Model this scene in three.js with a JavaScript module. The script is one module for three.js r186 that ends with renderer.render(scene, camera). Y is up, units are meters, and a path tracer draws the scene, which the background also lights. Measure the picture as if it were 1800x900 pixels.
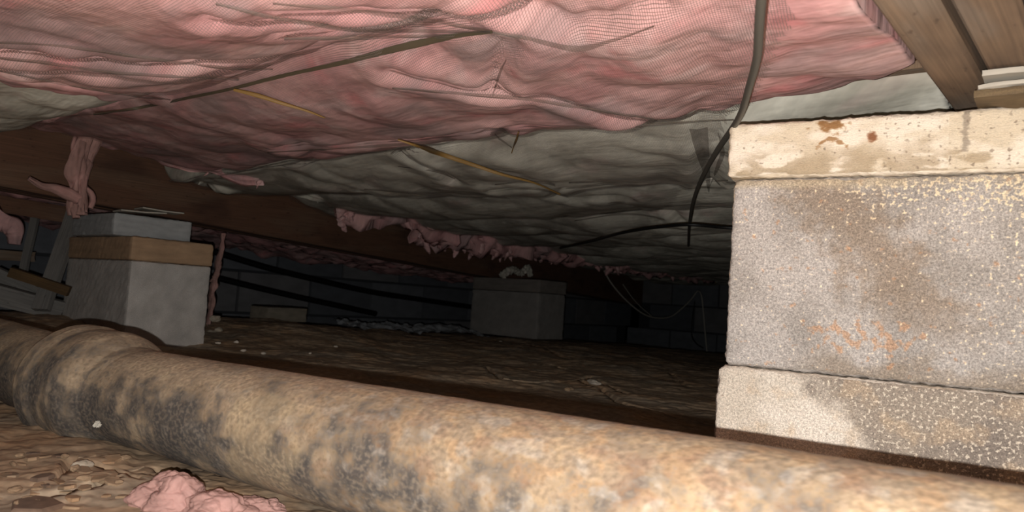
import * as THREE from 'three';
import { ImprovedNoise } from 'three/addons/math/ImprovedNoise.js';
import { mergeGeometries, mergeVertices } from 'three/addons/utils/BufferGeometryUtils.js';

// ---------------------------------------------------------------- camera, light, exposure
// House axes: g runs along the girders, c across them (along the joists), h is height over the lens.
const LENS_Y = 0.2;                                   // lens height over the lowest dirt
const FOCAL = 1297, PITCH = 0.0618, ROLL = 0.0677, YAW = 0.702;
const W = (g, c, h) => new THREE.Vector3(g, h + LENS_Y, -c);
const F0 = new THREE.Vector3(Math.cos(YAW), 0, -Math.sin(YAW));
const R0 = new THREE.Vector3(Math.sin(YAW), 0, Math.cos(YAW));
const UPV = new THREE.Vector3(0, 1, 0);
const FWD = F0.clone().multiplyScalar(Math.cos(PITCH)).addScaledVector(UPV, Math.sin(PITCH));
const UP0 = UPV.clone().multiplyScalar(Math.cos(PITCH)).addScaledVector(F0, -Math.sin(PITCH));
const CUP = UP0.clone().multiplyScalar(Math.cos(ROLL)).addScaledVector(R0, -Math.sin(ROLL));
const CRT = R0.clone().multiplyScalar(Math.cos(ROLL)).addScaledVector(UP0, Math.sin(ROLL));

const scene = new THREE.Scene();
scene.background = new THREE.Color(0x000000);
const camera = new THREE.PerspectiveCamera(2 * Math.atan(450 / FOCAL) * 180 / Math.PI, 2, 0.02, 40);
camera.position.copy(W(0, 0, 0));
camera.quaternion.setFromRotationMatrix(new THREE.Matrix4().makeBasis(CRT, CUP, FWD.clone().negate()));
camera.focus = 0.95; camera.userData.fStop = 11;
camera.updateMatrixWorld();
scene.add(camera);

const renderer = new THREE.WebGLRenderer({ antialias: true });
renderer.toneMapping = THREE.LinearToneMapping;
renderer.toneMappingExposure = 1.0;
renderer.shadowMap.enabled = true;

// the phone's flash, the only lamp: beside and below the lens
const flash = new THREE.PointLight(new THREE.Color().setRGB(1.0, 0.965, 0.92), 2.25, 0, 2);
flash.name = 'camera_flash';
flash.position.copy(camera.position).addScaledVector(CRT, -0.012).addScaledVector(CUP, -0.0185);
flash.castShadow = true; flash.shadow.mapSize.set(2048, 2048); flash.shadow.radius = 0.12; flash.shadow.bias = -0.0005;
flash.shadow.camera.near = 0.02; flash.shadow.camera.far = 20;
scene.add(flash);

// ---------------------------------------------------------------- helpers
const perlin = new ImprovedNoise();
const N3 = (x, y, z) => perlin.noise(x + 37.3, y + 11.7, z + 71.1);
const clamp = (x, a = 0, b = 1) => Math.min(b, Math.max(a, x));
const mix = (a, b, t) => a + (b - a) * t;
const sstep = (a, b, x) => { const t = clamp((x - a) / (b - a)); return t * t * (3 - 2 * t); };
function rng(seed) { let s = seed >>> 0; return () => { s = (s + 0x6D2B79F5) | 0; let t = Math.imul(s ^ (s >>> 15), 1 | s); t = (t + Math.imul(t ^ (t >>> 7), 61 | t)) ^ t; return ((t ^ (t >>> 14)) >>> 0) / 4294967296; }; }
const fbm3 = (x, y, z, o = 4) => { let a = 0, k = 0.5; for (let i = 0; i < o; i++) { a += k * N3(x, y, z); x *= 2.03; y *= 2.03; z *= 2.03; k *= 0.5; } return a; };
const table = (pts, x) => { if (x <= pts[0][0]) return pts[0][1]; for (let i = 1; i < pts.length; i++) if (x <= pts[i][0]) { const t = (x - pts[i - 1][0]) / (pts[i][0] - pts[i - 1][0]); return mix(pts[i - 1][1], pts[i][1], t); } return pts[pts.length - 1][1]; };

// a photo pixel gives a direction; distance comes from the surface it meets
const dirOf = (px, py) => FWD.clone().addScaledVector(CRT, (px - 900) / FOCAL).addScaledVector(CUP, -(py - 450) / FOCAL);
const atG = (px, py, g) => { const d = dirOf(px, py); return camera.position.clone().addScaledVector(d, g / d.x); };
const atC = (px, py, c) => { const d = dirOf(px, py); return camera.position.clone().addScaledVector(d, -c / d.z); };
const atH = (px, py, h) => { const d = dirOf(px, py); return camera.position.clone().addScaledVector(d, h / d.y); };

// periodic gradient noise for tiling maps
const GX = new Float32Array(1024), GY = new Float32Array(1024);
for (let i = 0; i < 1024; i++) { const t = i / 1024 * Math.PI * 2; GX[i] = Math.cos(t) * 1.4; GY[i] = Math.sin(t) * 1.4; }
function pgrad(ix, iy, s) { let h = (Math.imul(ix, 374761393) + Math.imul(iy, 668265263) + Math.imul(s, 974711)) | 0; h = Math.imul(h ^ (h >>> 13), 1274126177); return (h ^ (h >>> 16)) & 1023; }
function pn(x, y, px, py, s) {
  const x0 = Math.floor(x), y0 = Math.floor(y), fx = x - x0, fy = y - y0;
  const a = ((x0 % px) + px) % px, b = a + 1 === px ? 0 : a + 1, c = ((y0 % py) + py) % py, d = c + 1 === py ? 0 : c + 1;
  const p = pgrad(a, c, s), q = pgrad(b, c, s), r = pgrad(a, d, s), t = pgrad(b, d, s);
  const u = fx * fx * fx * (fx * (fx * 6 - 15) + 10), v = fy * fy * fy * (fy * (fy * 6 - 15) + 10);
  const A = GX[p] * fx + GY[p] * fy, B = GX[q] * (fx - 1) + GY[q] * fy, C = GX[r] * fx + GY[r] * (fy - 1), D = GX[t] * (fx - 1) + GY[t] * (fy - 1);
  return A + (B - A) * u + ((C + (D - C) * u) - (A + (B - A) * u)) * v;
}
const pf = (u, v, p, q, s, o = 4) => { let a = 0, k = 0.5; for (let i = 0; i < o; i++) { a += k * pn(u * p, v * q, p, q, s + i); p *= 2; q *= 2; k *= 0.5; } return a; };
function texture(w, h, fn, srgb = true, wrap = THREE.RepeatWrapping) {
  const d = new Uint8Array(w * h * 4);
  for (let j = 0; j < h; j++) for (let i = 0; i < w; i++) {
    const c = fn((i + 0.5) / w, (j + 0.5) / h), k = (j * w + i) * 4;
    if (typeof c === 'number') d[k] = d[k + 1] = d[k + 2] = clamp(c) * 255; else { d[k] = clamp(c[0], 0, 255); d[k + 1] = clamp(c[1], 0, 255); d[k + 2] = clamp(c[2], 0, 255); }
    d[k + 3] = 255;
  }
  const t = new THREE.DataTexture(d, w, h, THREE.RGBAFormat); t.magFilter = THREE.LinearFilter; t.minFilter = THREE.LinearMipmapLinearFilter; t.generateMipmaps = true;
  t.wrapS = t.wrapT = wrap; if (srgb) t.colorSpace = THREE.SRGBColorSpace; t.needsUpdate = true; return t;
}
const mix3 = (a, b, t) => [mix(a[0], b[0], t), mix(a[1], b[1], t), mix(a[2], b[2], t)];
const mul3 = (a, k) => [a[0] * k, a[1] * k, a[2] * k];

const used = {};
const numbered = n => { used[n] = (used[n] || 0) + 1; return used[n] === 1 ? n : n + '_' + String(used[n] - 1).padStart(3, '0'); };
function mesh(name, geo, mat, parent) { const m = new THREE.Mesh(geo, mat); m.name = parent ? name : numbered(name); m.castShadow = m.receiveShadow = true; (parent || scene).add(m); return m; }
function tag(o, label, category, group) { o.userData.label = label; o.userData.category = category; if (group) o.userData.group = group; return o; }
function thing(name, label, category, pos = new THREE.Vector3(), group) { const o = new THREE.Group(); o.name = numbered(name); o.position.copy(pos); scene.add(o); return tag(o, label, category, group); }
function structure(name, geo, mat) { const m = mesh(name, geo, mat); m.userData.kind = 'structure'; return m; }

// a rough-edged block: rounded box with chipped, grainy faces; each face keeps its own 0..1 uv
function blockGeo(w, h, d, seg, r = 0.004, rough = 0.0011, seed = 0, tilt = 0) {
  const g = new THREE.BoxGeometry(w, h, d, Math.max(2, Math.round(w / seg)), Math.max(2, Math.round(h / seg)), Math.max(2, Math.round(d / seg)));
  const p = g.attributes.position, v = new THREE.Vector3(), q = new THREE.Vector3();
  for (let i = 0; i < p.count; i++) {
    v.fromBufferAttribute(p, i);
    const chip = Math.max(0, fbm3(v.x * 30 + seed, v.y * 30, v.z * 30, 3) - 0.08) * 0.02;
    const rr = r + chip;
    q.set(clamp(v.x, -w / 2 + rr, w / 2 - rr), clamp(v.y, -h / 2 + rr, h / 2 - rr), clamp(v.z, -d / 2 + rr, d / 2 - rr));
    const n = v.clone().sub(q); const edge = n.length() > rr * 1.05; n.normalize();
    v.copy(q).addScaledVector(n, rr);
    v.addScaledVector(n, rough * (N3(v.x * 260 + seed, v.y * 260, v.z * 260) + 0.9 * N3(v.x * 90 + seed, v.y * 90, v.z * 90)) - (edge ? rough * 0.6 : 0));
    p.setXYZ(i, v.x, v.y, v.z);
  }
  g.computeVertexNormals(); return g;
}
function boxBetween(a, b, w, t, nrm, seg = 0.05, seed = 0) {        // a board from a to b: width w, thickness t, nrm the direction its thickness points
  const y = b.clone().sub(a), L = y.length(); y.normalize();
  const z = nrm.clone().addScaledVector(y, -nrm.dot(y)).normalize(), x = y.clone().cross(z);
  const g = new THREE.BoxGeometry(w, L, t, Math.max(1, Math.round(w / 0.02)), Math.max(2, Math.round(L / seg)), 1), p = g.attributes.position, uv = g.attributes.uv;
  for (let i = 0; i < p.count; i++) { const X = p.getX(i), Y = p.getY(i), Z = p.getZ(i); uv.setXY(i, (X + Z) / 0.3 + seed * 0.37, Y / 0.9 + seed * 0.61); p.setXYZ(i, X + 0.002 * N3(X * 30, Y * 30, seed), Y + 0.003 * N3(X * 60, 3, seed), Z + 0.0025 * N3(X * 20, Y * 20, seed + 5)); }
  g.applyMatrix4(new THREE.Matrix4().makeBasis(x, y, z).setPosition(a.clone().add(b).multiplyScalar(0.5)));
  g.computeVertexNormals(); return g;
}
// a tube of varying thickness with a lumpy skin; radius and flat are functions of t
function shredGeo(pts, radius, { segs = 60, radial = 14, lump = 0.35, freq = 60, flat = null, seed = 0 } = {}) {
  const curve = new THREE.CatmullRomCurve3(pts), fr = curve.computeFrenetFrames(segs, false), pos = [], uv = [], idx = [], len = curve.getLength();
  for (let i = 0; i <= segs; i++) {
    const t = i / segs, P = curve.getPointAt(t), r = radius(t);
    for (let j = 0; j <= radial; j++) {
      const a = (j % radial) / radial * Math.PI * 2, fl = flat ? flat(t) : 1;
      const D = fr.normals[i].clone().multiplyScalar(Math.cos(a)).addScaledVector(fr.binormals[i], Math.sin(a) * fl);
      const k = r * (1 + lump * (N3((P.x + D.x * r) * freq + seed, (P.y + D.y * r) * freq, (P.z + D.z * r) * freq) + 0.6 * N3(Math.cos(a) * 3 + seed, Math.sin(a) * 3, t * len * freq * 0.4) + 0.7 * N3(Math.cos(a) * 5 + seed, Math.sin(a) * 5, t * len * 9)));
      pos.push(P.x + D.x * k, P.y + D.y * k, P.z + D.z * k); uv.push(j / radial * 0.15, t * len * 2);
    }
  }
  for (let i = 0; i < segs; i++) for (let j = 0; j < radial; j++) { const a = i * (radial + 1) + j, b = a + radial + 1; idx.push(a, a + 1, b, b, a + 1, b + 1); }
  for (const e of [0, segs]) { const P = curve.getPointAt(e / segs), k = pos.length / 3; pos.push(P.x, P.y, P.z); uv.push(0, 0); for (let j = 0; j < radial; j++) { const a = e * (radial + 1) + j; e ? idx.push(a, a + 1, k) : idx.push(a + 1, a, k); } }
  const g = new THREE.BufferGeometry(); g.setAttribute('position', new THREE.Float32BufferAttribute(pos, 3)); g.setAttribute('uv', new THREE.Float32BufferAttribute(uv, 2)); g.setIndex(idx); g.computeVertexNormals(); return g;
}
// a lump of torn wool: a sphere pulled into folds
function lumpGeo(center, rad, { detail = 40, seed = 0, rough = 0.35, freq = 1.6, ridge = 0.25, axes = null, oct = 4 } = {}) {
  const g = mergeVertices(new THREE.IcosahedronGeometry(1, detail)), p = g.attributes.position, v = new THREE.Vector3(), uv = [];
  for (let i = 0; i < p.count; i++) {
    v.fromBufferAttribute(p, i).normalize();
    const n = fbm3(v.x * freq + seed, v.y * freq, v.z * freq, oct), rd = Math.abs(fbm3(v.x * freq * 2 + seed, v.y * freq * 2 + 9, v.z * freq * 2, oct));
    const k = 1 + rough * n * 2 - ridge * (0.4 - rd) + 0.02 * N3(v.x * 12, v.y * 12, v.z * 12 + seed);
    const q = new THREE.Vector3(v.x * rad[0] * k, v.y * rad[1] * k, v.z * rad[2] * k); if (axes) q.applyMatrix4(axes);
    uv.push(q.x * 2 + q.y, q.z * 2 + q.y);
    q.add(center); p.setXYZ(i, q.x, q.y, q.z);
  }
  g.setAttribute('uv', new THREE.Float32BufferAttribute(uv, 2)); g.computeVertexNormals(); return g;
}

// ---------------------------------------------------------------- materials
const std = (o) => new THREE.MeshStandardMaterial(Object.assign({ roughness: 0.95, metalness: 0 }, o));
const fibre = (u, v, s) => 0.55 * pf(u, v, 60, 14, s, 3) + 0.45 * pf(u + 0.3 * pf(u, v, 4, 4, s + 9, 2) * 0.15, v, 26, 40, s + 3, 3);
const pinkMap = texture(1024, 1024, (u, v) => {
  const big = pf(u, v, 4, 3, 11, 4), f = fibre(u, v, 21), pale = sstep(0.12, 0.4, pf(u, v, 10, 8, 31, 3)), grey = sstep(-0.02, 0.3, pf(u, v, 6, 3, 41, 4)), hot = sstep(0.1, 0.4, pf(u, v, 7, 5, 51, 4));
  let c = mix3([208, 166, 163], [190, 140, 140], sstep(-0.25, 0.3, big));
  c = mix3(c, [202, 122, 124], 0.6 * hot); c = mix3(c, [222, 194, 192], 0.6 * pale); c = mix3(c, [158, 138, 138], 0.65 * grey);
  return mul3(c, 1 + 0.2 * f);
});
const greyMap = texture(1024, 1024, (u, v) => {
  const big = pf(u, v, 5, 3, 111, 4), f = fibre(u, v, 121), pale = sstep(0.1, 0.36, pf(u, v, 9, 7, 131, 3)), rose = sstep(0.15, 0.4, pf(u, v, 6, 4, 141, 3));
  let c = mix3([200, 198, 185], [166, 163, 151], sstep(-0.3, 0.3, big));
  c = mix3(c, [222, 220, 208], 0.6 * pale); c = mix3(c, [196, 172, 166], 0.4 * rose);
  return mul3(c, 1 + 0.2 * f);
});
const woolBump = texture(512, 512, (u, v) => 0.5 + 0.5 * fibre(u, v, 77) + 0.35 * pf(u, v, 9, 9, 81, 3), false);
const M = {};
M.pink = std({ map: pinkMap, bumpMap: woolBump, bumpScale: 0.003, side: THREE.DoubleSide });
M.tuft = std({ map: pinkMap, bumpMap: woolBump, bumpScale: 0.008, side: THREE.DoubleSide });
M.paleTuft = std({ map: greyMap, color: new THREE.Color(0xe6b8ba), bumpMap: woolBump, bumpScale: 0.006, side: THREE.DoubleSide });
M.grey = std({ map: greyMap, bumpMap: woolBump, bumpScale: 0.003, side: THREE.DoubleSide });

const woodMap = (base, dark, pale, seed, ringy = 0.2) => texture(512, 1024, (u, v) => {
  const w = pf(u, v, 3, 2, seed, 3), ring = 0.5 + 0.5 * Math.sin((u * 9 + w * 4) * Math.PI * 2), fine = pf(u, v, 110, 6, seed + 5, 3), st = sstep(0.0, 0.4, pf(u, v, 3, 4, seed + 9, 5)), pl = sstep(0.0, 0.35, pf(u, v, 4, 3, seed + 15, 5)), sp = sstep(0.3, 0.5, pf(u, v, 30, 40, seed + 21, 3));
  let c = mix3(mix3(base, dark, ringy * ring), dark, 0.6 * st); c = mix3(c, pale, 0.55 * pl); c = mix3(c, dark, 0.6 * sp);
  return mul3(c, 1 + 0.22 * fine);
});
const oldWood = woodMap([124, 103, 83], [84, 68, 56], [128, 120, 112], 201);
const redWood = woodMap([104, 74, 56], [66, 45, 35], [112, 90, 72], 231, 0.1);
const greyWood = woodMap([124, 122, 118], [90, 88, 86], [138, 136, 131], 261, 0.15);
M.wood = std({ map: oldWood, bumpMap: oldWood, bumpScale: 0.0015, roughness: 0.85 });
M.redWood = std({ map: redWood, bumpMap: redWood, bumpScale: 0.0015, roughness: 0.85 });
M.greyWood = std({ map: greyWood, bumpMap: greyWood, bumpScale: 0.001, roughness: 0.9 });
M.tanWood = std({ color: new THREE.Color(0xd0a468), map: greyWood, roughness: 0.8 });
M.lath = std({ color: new THREE.Color(0x7d6030), roughness: 0.6 });
M.shimPale = std({ color: new THREE.Color(0xb4aea2), roughness: 0.8 });
M.shimTan = std({ color: new THREE.Color(0xd8b98c), map: greyWood, roughness: 0.8 });
M.cable = std({ color: new THREE.Color(0x4c4a44), roughness: 0.55 });
M.black = std({ color: new THREE.Color(0x0a0a0b), roughness: 0.5 });
M.wire = std({ color: new THREE.Color(0xc6c2b6), roughness: 0.6 });
M.plastic = std({ color: new THREE.Color(0x8e9296), roughness: 0.35 });
M.stone = std({ color: new THREE.Color(0xa89d8c), roughness: 0.9 });
M.flake = std({ color: new THREE.Color(0xcabfb0), roughness: 0.9 });

const speck = (u, v, k, s) => pn(u * 220 * k, v * 220, 220 * k, 220, s) * 0.6 + pn(u * 110 * k, v * 110, 110 * k, 110, s + 1) * 0.5;
const concrete = (base, seed, w = 512, h = 512) => texture(w, h, (u, v) => {
  const m = pf(u, v, 4, 4, seed, 5), s = speck(u, v, 1, seed + 20);
  return mul3(base, 1 + 0.16 * m + 0.16 * s);
});
const grit = texture(512, 512, (u, v) => 0.5 + 0.3 * speck(u, v, 1, 301) + 0.25 * pf(u, v, 40, 40, 311, 2), false);
const cmat = (map, o = {}) => std(Object.assign({ map, bumpMap: grit, bumpScale: 0.0012, roughness: 0.96 }, o));

// ---------------------------------------------------------------- ground
const groundPts = [[0.4, 0.95, -0.2], [0.3, 0.7, -0.203], [0.2, 0.5, -0.205], [0.5, 0.3, -0.212], [0.42, 1.45, -0.185], [0.55, 1.75, -0.15], [0.62, 2.05, -0.108], [0.73, 2.2, -0.112], [0.95, 1.70, -0.168], [0.74, 1.75, -0.165], [1.19, 2.2, -0.106], [1.34, 2.2, -0.112], [1.1, 1.95, -0.13], [1.67, 2.2, -0.138], [2.37, 2.2, -0.162], [2.5, 1.9, -0.163], [2.75, 2.0, -0.172], [1.4, 1.34, -0.172], [1.8, 1.7, -0.158], [1.2, 0.84, -0.185], [1.1, 0.5, -0.2], [0.9, 0.3, -0.21], [3.3, 2.3, -0.2], [3.0, 1.2, -0.2], [4.5, 2.6, -0.25], [5.2, 2.6, -0.28], [4.6, 0.8, -0.25], [2, 2.7, -0.22], [1.2, 2.7, -0.18], [3, 2.9, -0.25], [1.5, 3.2, -0.24], [0.6, 2.6, -0.16], [0.2, 2.2, -0.13], [-1, 1, -0.2], [-1, -1.5, -0.21], [2, -1.5, -0.22], [0.2, 1.2, -0.195]];
function groundBase(g, c) { let a = 0, w = 0; for (const [x, y, h] of groundPts) { const d = (g - x) ** 2 + (c - y) ** 2, k = 1 / (d * d + 0.0012); a += k * h; w += k; } return a / w; }
const cracks = [   // each a polyline on the dirt, in photo pixels
  [[140, 811], [165, 818], [190, 819], [205, 826], [240, 842]], [[280, 815], [300, 822], [350, 838]], [[90, 842], [118, 826], [125, 806]], [[60, 866], [110, 862], [160, 852], [200, 842]],
  [[856, 652], [880, 669], [960, 672], [1015, 669], [1060, 682], [1090, 697], [1150, 711], [1200, 722]], [[1010, 669], [1035, 664], [1060, 674], [1100, 688]], [[940, 646], [965, 644], [995, 653]], [[893, 602], [940, 615], [1000, 640]], [[1180, 660], [1205, 676], [1235, 678]]
].map(l => l.map(([x, y]) => { const p = atH(x, y, y > 790 ? -0.2 : -0.178); return [p.x, -p.z]; }));
function crackDist(g, c) { let best = 1; for (const l of cracks) for (let i = 1; i < l.length; i++) { const [ax, ay] = l[i - 1], [bx, by] = l[i], dx = bx - ax, dy = by - ay, t = clamp(((g - ax) * dx + (c - ay) * dy) / (dx * dx + dy * dy)), d = Math.hypot(g - ax - dx * t, c - ay - dy * t); if (d < best) best = d; } return best; }
function groundH(g, c) {
  let h = groundBase(g, c);
  h += 0.009 * fbm3(g * 3.5, c * 3.5, 3, 3);
  const t = fbm3(g * 7, c * 7, 9, 4) * 6, st = Math.floor(t) + sstep(0.75, 1, t - Math.floor(t)); h += 0.0026 * st;
  h += (g < 0.55 ? 0.0034 : 0.0019) * fbm3(g * 26, c * 26, 5, 3) + (g < 0.55 ? 0.0013 : 0.0007) * N3(g * 110, c * 110, 2);
  if (g > 0 && g < 2.3 && c < 2.2) { const d = crackDist(g + 0.004 * N3(g * 50, c * 50, 7), c); h -= 0.012 * (1 - sstep(0.0015, 0.0055, d)); }
  return h;
}
const dirtMap = texture(1024, 1024, (u, v) => {
  const m = pf(u, v, 4, 4, 401, 5), f = pf(u, v, 60, 60, 411, 3), o = sstep(0.05, 0.3, pf(u, v, 7, 7, 421, 4)), gy = sstep(0.05, 0.3, pf(u, v, 5, 6, 431, 4));
  let c = mix3([176, 152, 125], [152, 129, 104], sstep(-0.3, 0.3, m)); c = mix3(c, [172, 134, 98], 0.4 * o); c = mix3(c, [148, 136, 120], 0.55 * gy);
  return mul3(c, 1 + 0.25 * f);
});
M.dirt = std({ map: dirtMap, bumpMap: texture(512, 512, (u, v) => 0.5 + 0.6 * pf(u, v, 30, 30, 441, 4), false), bumpScale: 0.003, roughness: 1 });
const range = (...p) => { const o = []; for (let i = 0; i < p.length - 2; i += 2) { const a = p[i], st = p[i + 1], b = p[i + 2]; for (let x = a; x < b - st * 0.5; x += st) o.push(x); } o.push(p[p.length - 1]); return o; };
{
  const gs = range(-2.2, 0.15, 0.1, 0.004, 0.5, 0.006, 1.6, 0.01, 2.7, 0.03, 3.6, 0.08, 5.7), cs = range(-2.2, 0.15, 0.3, 0.006, 1.0, 0.006, 2.3, 0.02, 3.45);
  const pos = [], uv = [], idx = [];
  for (const c of cs) for (const g of gs) { pos.push(g, groundH(g, c) + LENS_Y, -c); uv.push(g / 0.8, c / 0.8); }
  for (let j = 0; j < cs.length - 1; j++) for (let i = 0; i < gs.length - 1; i++) { const a = j * gs.length + i, b = a + gs.length; idx.push(a, a + 1, b, b, a + 1, b + 1); }
  const geo = new THREE.BufferGeometry(); geo.setAttribute('position', new THREE.Float32BufferAttribute(pos, 3)); geo.setAttribute('uv', new THREE.Float32BufferAttribute(uv, 2)); geo.setIndex(idx); geo.computeVertexNormals();
  const f = structure('floor', geo, M.dirt); f.userData.label = 'brown cracked clay dirt floor of the crawl space';
}

// ---------------------------------------------------------------- shell: block foundation walls, subfloor and joists
const SUB = 0.45;                                                    // underside of the subfloor
const G0 = -2.1, G1 = 5.4, C0 = -2.1, C1 = 3.25;
M.mortar = std({ color: new THREE.Color(0x3f4246) });
const wallMaps = [concrete([112, 116, 122], 501, 256, 256), concrete([98, 102, 108], 521, 256, 256), concrete([122, 122, 124], 541, 256, 256)].map(m => cmat(m));
function blockWall(name, from, to, inward, label) {
  const L = to.clone().sub(from).length(), dir = to.clone().sub(from).normalize(), r = rng(name.length * 77 + 5);
  const core = new THREE.BoxGeometry(L, 0.9, 0.14); const mid = from.clone().add(to).multiplyScalar(0.5).addScaledVector(inward, -0.085); mid.y = LENS_Y + 0.05;
  core.applyMatrix4(new THREE.Matrix4().makeBasis(dir, UPV, dir.clone().cross(UPV)).setPosition(mid));
  const w = structure(name, core, M.mortar); w.userData.label = label;
  const geo = blockGeo(0.39, 0.19, 0.05, 0.2, 0.004, 0, 1), mtx = new THREE.Matrix4();
  for (let row = 0; row < 4; row++) for (let k = 0; ; k++) {
    const s = k * 0.4 + (row % 2 ? 0.2 : 0.0); if (s > L - 0.1) break;
    const b = mesh('block', geo, wallMaps[Math.floor(r() * 3)], w);
    const P = from.clone().addScaledVector(dir, s + 0.05).addScaledVector(inward, -0.024 + (r() - 0.5) * 0.006); P.y = LENS_Y + 0.36 - row * 0.2;
    b.position.copy(P); b.quaternion.setFromRotationMatrix(mtx.makeBasis(dir, UPV, dir.clone().cross(UPV)));
  }
  return w;
}
blockWall('wall_back', W(0.0 + G0 + 2.1, C1, 0), W(G1, C1, 0), new THREE.Vector3(0, 0, 1), 'grey concrete block foundation wall beyond the far girder');
blockWall('wall_right', W(G1, C0 + 2.1, 0), W(G1, C1 - 0.1, 0), new THREE.Vector3(-1, 0, 0), 'grey concrete block foundation wall at the dark far end');
for (const [n, a, b, inw] of [['wall_left', W(G0, C0, 0), W(G0, C1, 0), new THREE.Vector3(1, 0, 0)], ['wall_front', W(G0, C0, 0), W(G1, C0, 0), new THREE.Vector3(0, 0, -1)]]) {
  const L = a.distanceTo(b), dir = b.clone().sub(a).normalize(), geo = new THREE.BoxGeometry(L + 0.3, 0.95, 0.15), mid = a.clone().add(b).multiplyScalar(0.5).addScaledVector(inw, -0.08); mid.y = LENS_Y + 0.02;
  geo.applyMatrix4(new THREE.Matrix4().makeBasis(dir, UPV, dir.clone().cross(UPV)).setPosition(mid)); structure(n, geo, M.mortar);
}
{ // fill the short pieces of wall between the block faces and the other walls
  const geo = new THREE.BoxGeometry(2.3, 0.95, 0.15); geo.translate(-1.1, LENS_Y + 0.02, -C1 - 0.09);
  const geo2 = new THREE.BoxGeometry(0.15, 0.95, 2.4); geo2.translate(G1 + 0.09, LENS_Y + 0.02, 1.1);
  structure('wall_end', mergeGeometries([geo, geo2]), M.mortar);
}
{
  const geo = new THREE.BoxGeometry(G1 - G0 + 0.4, 0.03, C1 - C0 + 0.4); geo.translate((G0 + G1) / 2, LENS_Y + SUB + 0.015, -(C0 + C1) / 2);
  const ceil = structure('ceiling', geo, M.wood); ceil.userData.label = 'plywood subfloor over the joists';
  const jg = new THREE.BoxGeometry(0.038, SUB - 0.35, 3.1); { const uv = jg.attributes.uv; for (let i = 0; i < uv.count; i++) uv.setXY(i, uv.getX(i) * 0.3, uv.getY(i) * 3); }
  for (let k = 0; k < 12; k++) { const j = mesh('joist', jg, M.wood, ceil); j.position.set(0.46 + 0.395 * k, LENS_Y + (SUB + 0.35) / 2, -1.72); }
  const bl = mesh('blocking', new THREE.BoxGeometry(0.04, SUB - 0.272, 0.22), M.wood, ceil); bl.position.set(0.862, LENS_Y + (SUB + 0.272) / 2, -0.265);
}

// ---------------------------------------------------------------- girders
const FG = g => 1.9 + 0.185 * (g - 0.5);                            // far girder: its near face
const FGh = g => 0.1765 - 0.0345 * (g - 0.5);                       // and its underside
function girder(label, cOf, hOf, top, g0, g1, n, t, mat, gap) {
  const a = thing('girder_beam', label, 'beam', W(g0, cOf(g0), hOf(g0)));
  for (let k = 0; k < n; k++) {
    const s = 60, hgt = [], pos = [], uv = [], idx = [];
    for (let i = 0; i <= s; i++) {
      const g = mix(g0, g1, i / s), c = cOf(g) + k * t, hb = hOf(g) + 0.0015 * N3(g * 6, k * 7, 3) + (k === 1 ? 0.001 : 0);
      const ring = [[0, hb + 0.003], [0.003, hb], [t - gap - 0.003, hb], [t - gap, hb + 0.003], [t - gap, top], [0, top]];
      ring.push(ring[0]);
      let acc = 0;
      ring.forEach(([dc, h], q) => { if (q) acc += Math.hypot(dc - ring[q - 1][0], h - ring[q - 1][1]); pos.push(g - g0, h - hOf(g0), -(c + dc - cOf(g0))); uv.push(acc / 0.3 + k * 0.31, g / 0.9 + k * 0.4); });
    }
    for (let i = 0; i < s; i++) for (let q = 0; q < 6; q++) { const A = i * 7 + q, B = A + 7; idx.push(A, B, A + 1, B, B + 1, A + 1); }
    const geo = new THREE.BufferGeometry(); geo.setAttribute('position', new THREE.Float32BufferAttribute(pos, 3)); geo.setAttribute('uv', new THREE.Float32BufferAttribute(uv, 2)); geo.setIndex(idx);
    const ng = geo.toNonIndexed(); ng.computeVertexNormals(); mat.side = THREE.DoubleSide; mesh('plank', ng, mat, a);
  }
  return a;
}
girder('dark reddish brown built-up wooden girder resting on the two far piers', FG, FGh, SUB - 0.01, 0.0, 4.6, 3, 0.04, M.redWood, 0.002);
girder('weathered brown built-up wooden girder of parallel planks over the large nearby pier', g => 0.017, g => 0.228, SUB - 0.005, -1.2, 5.0, 3, 0.0445, M.wood, 0.0055);

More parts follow.
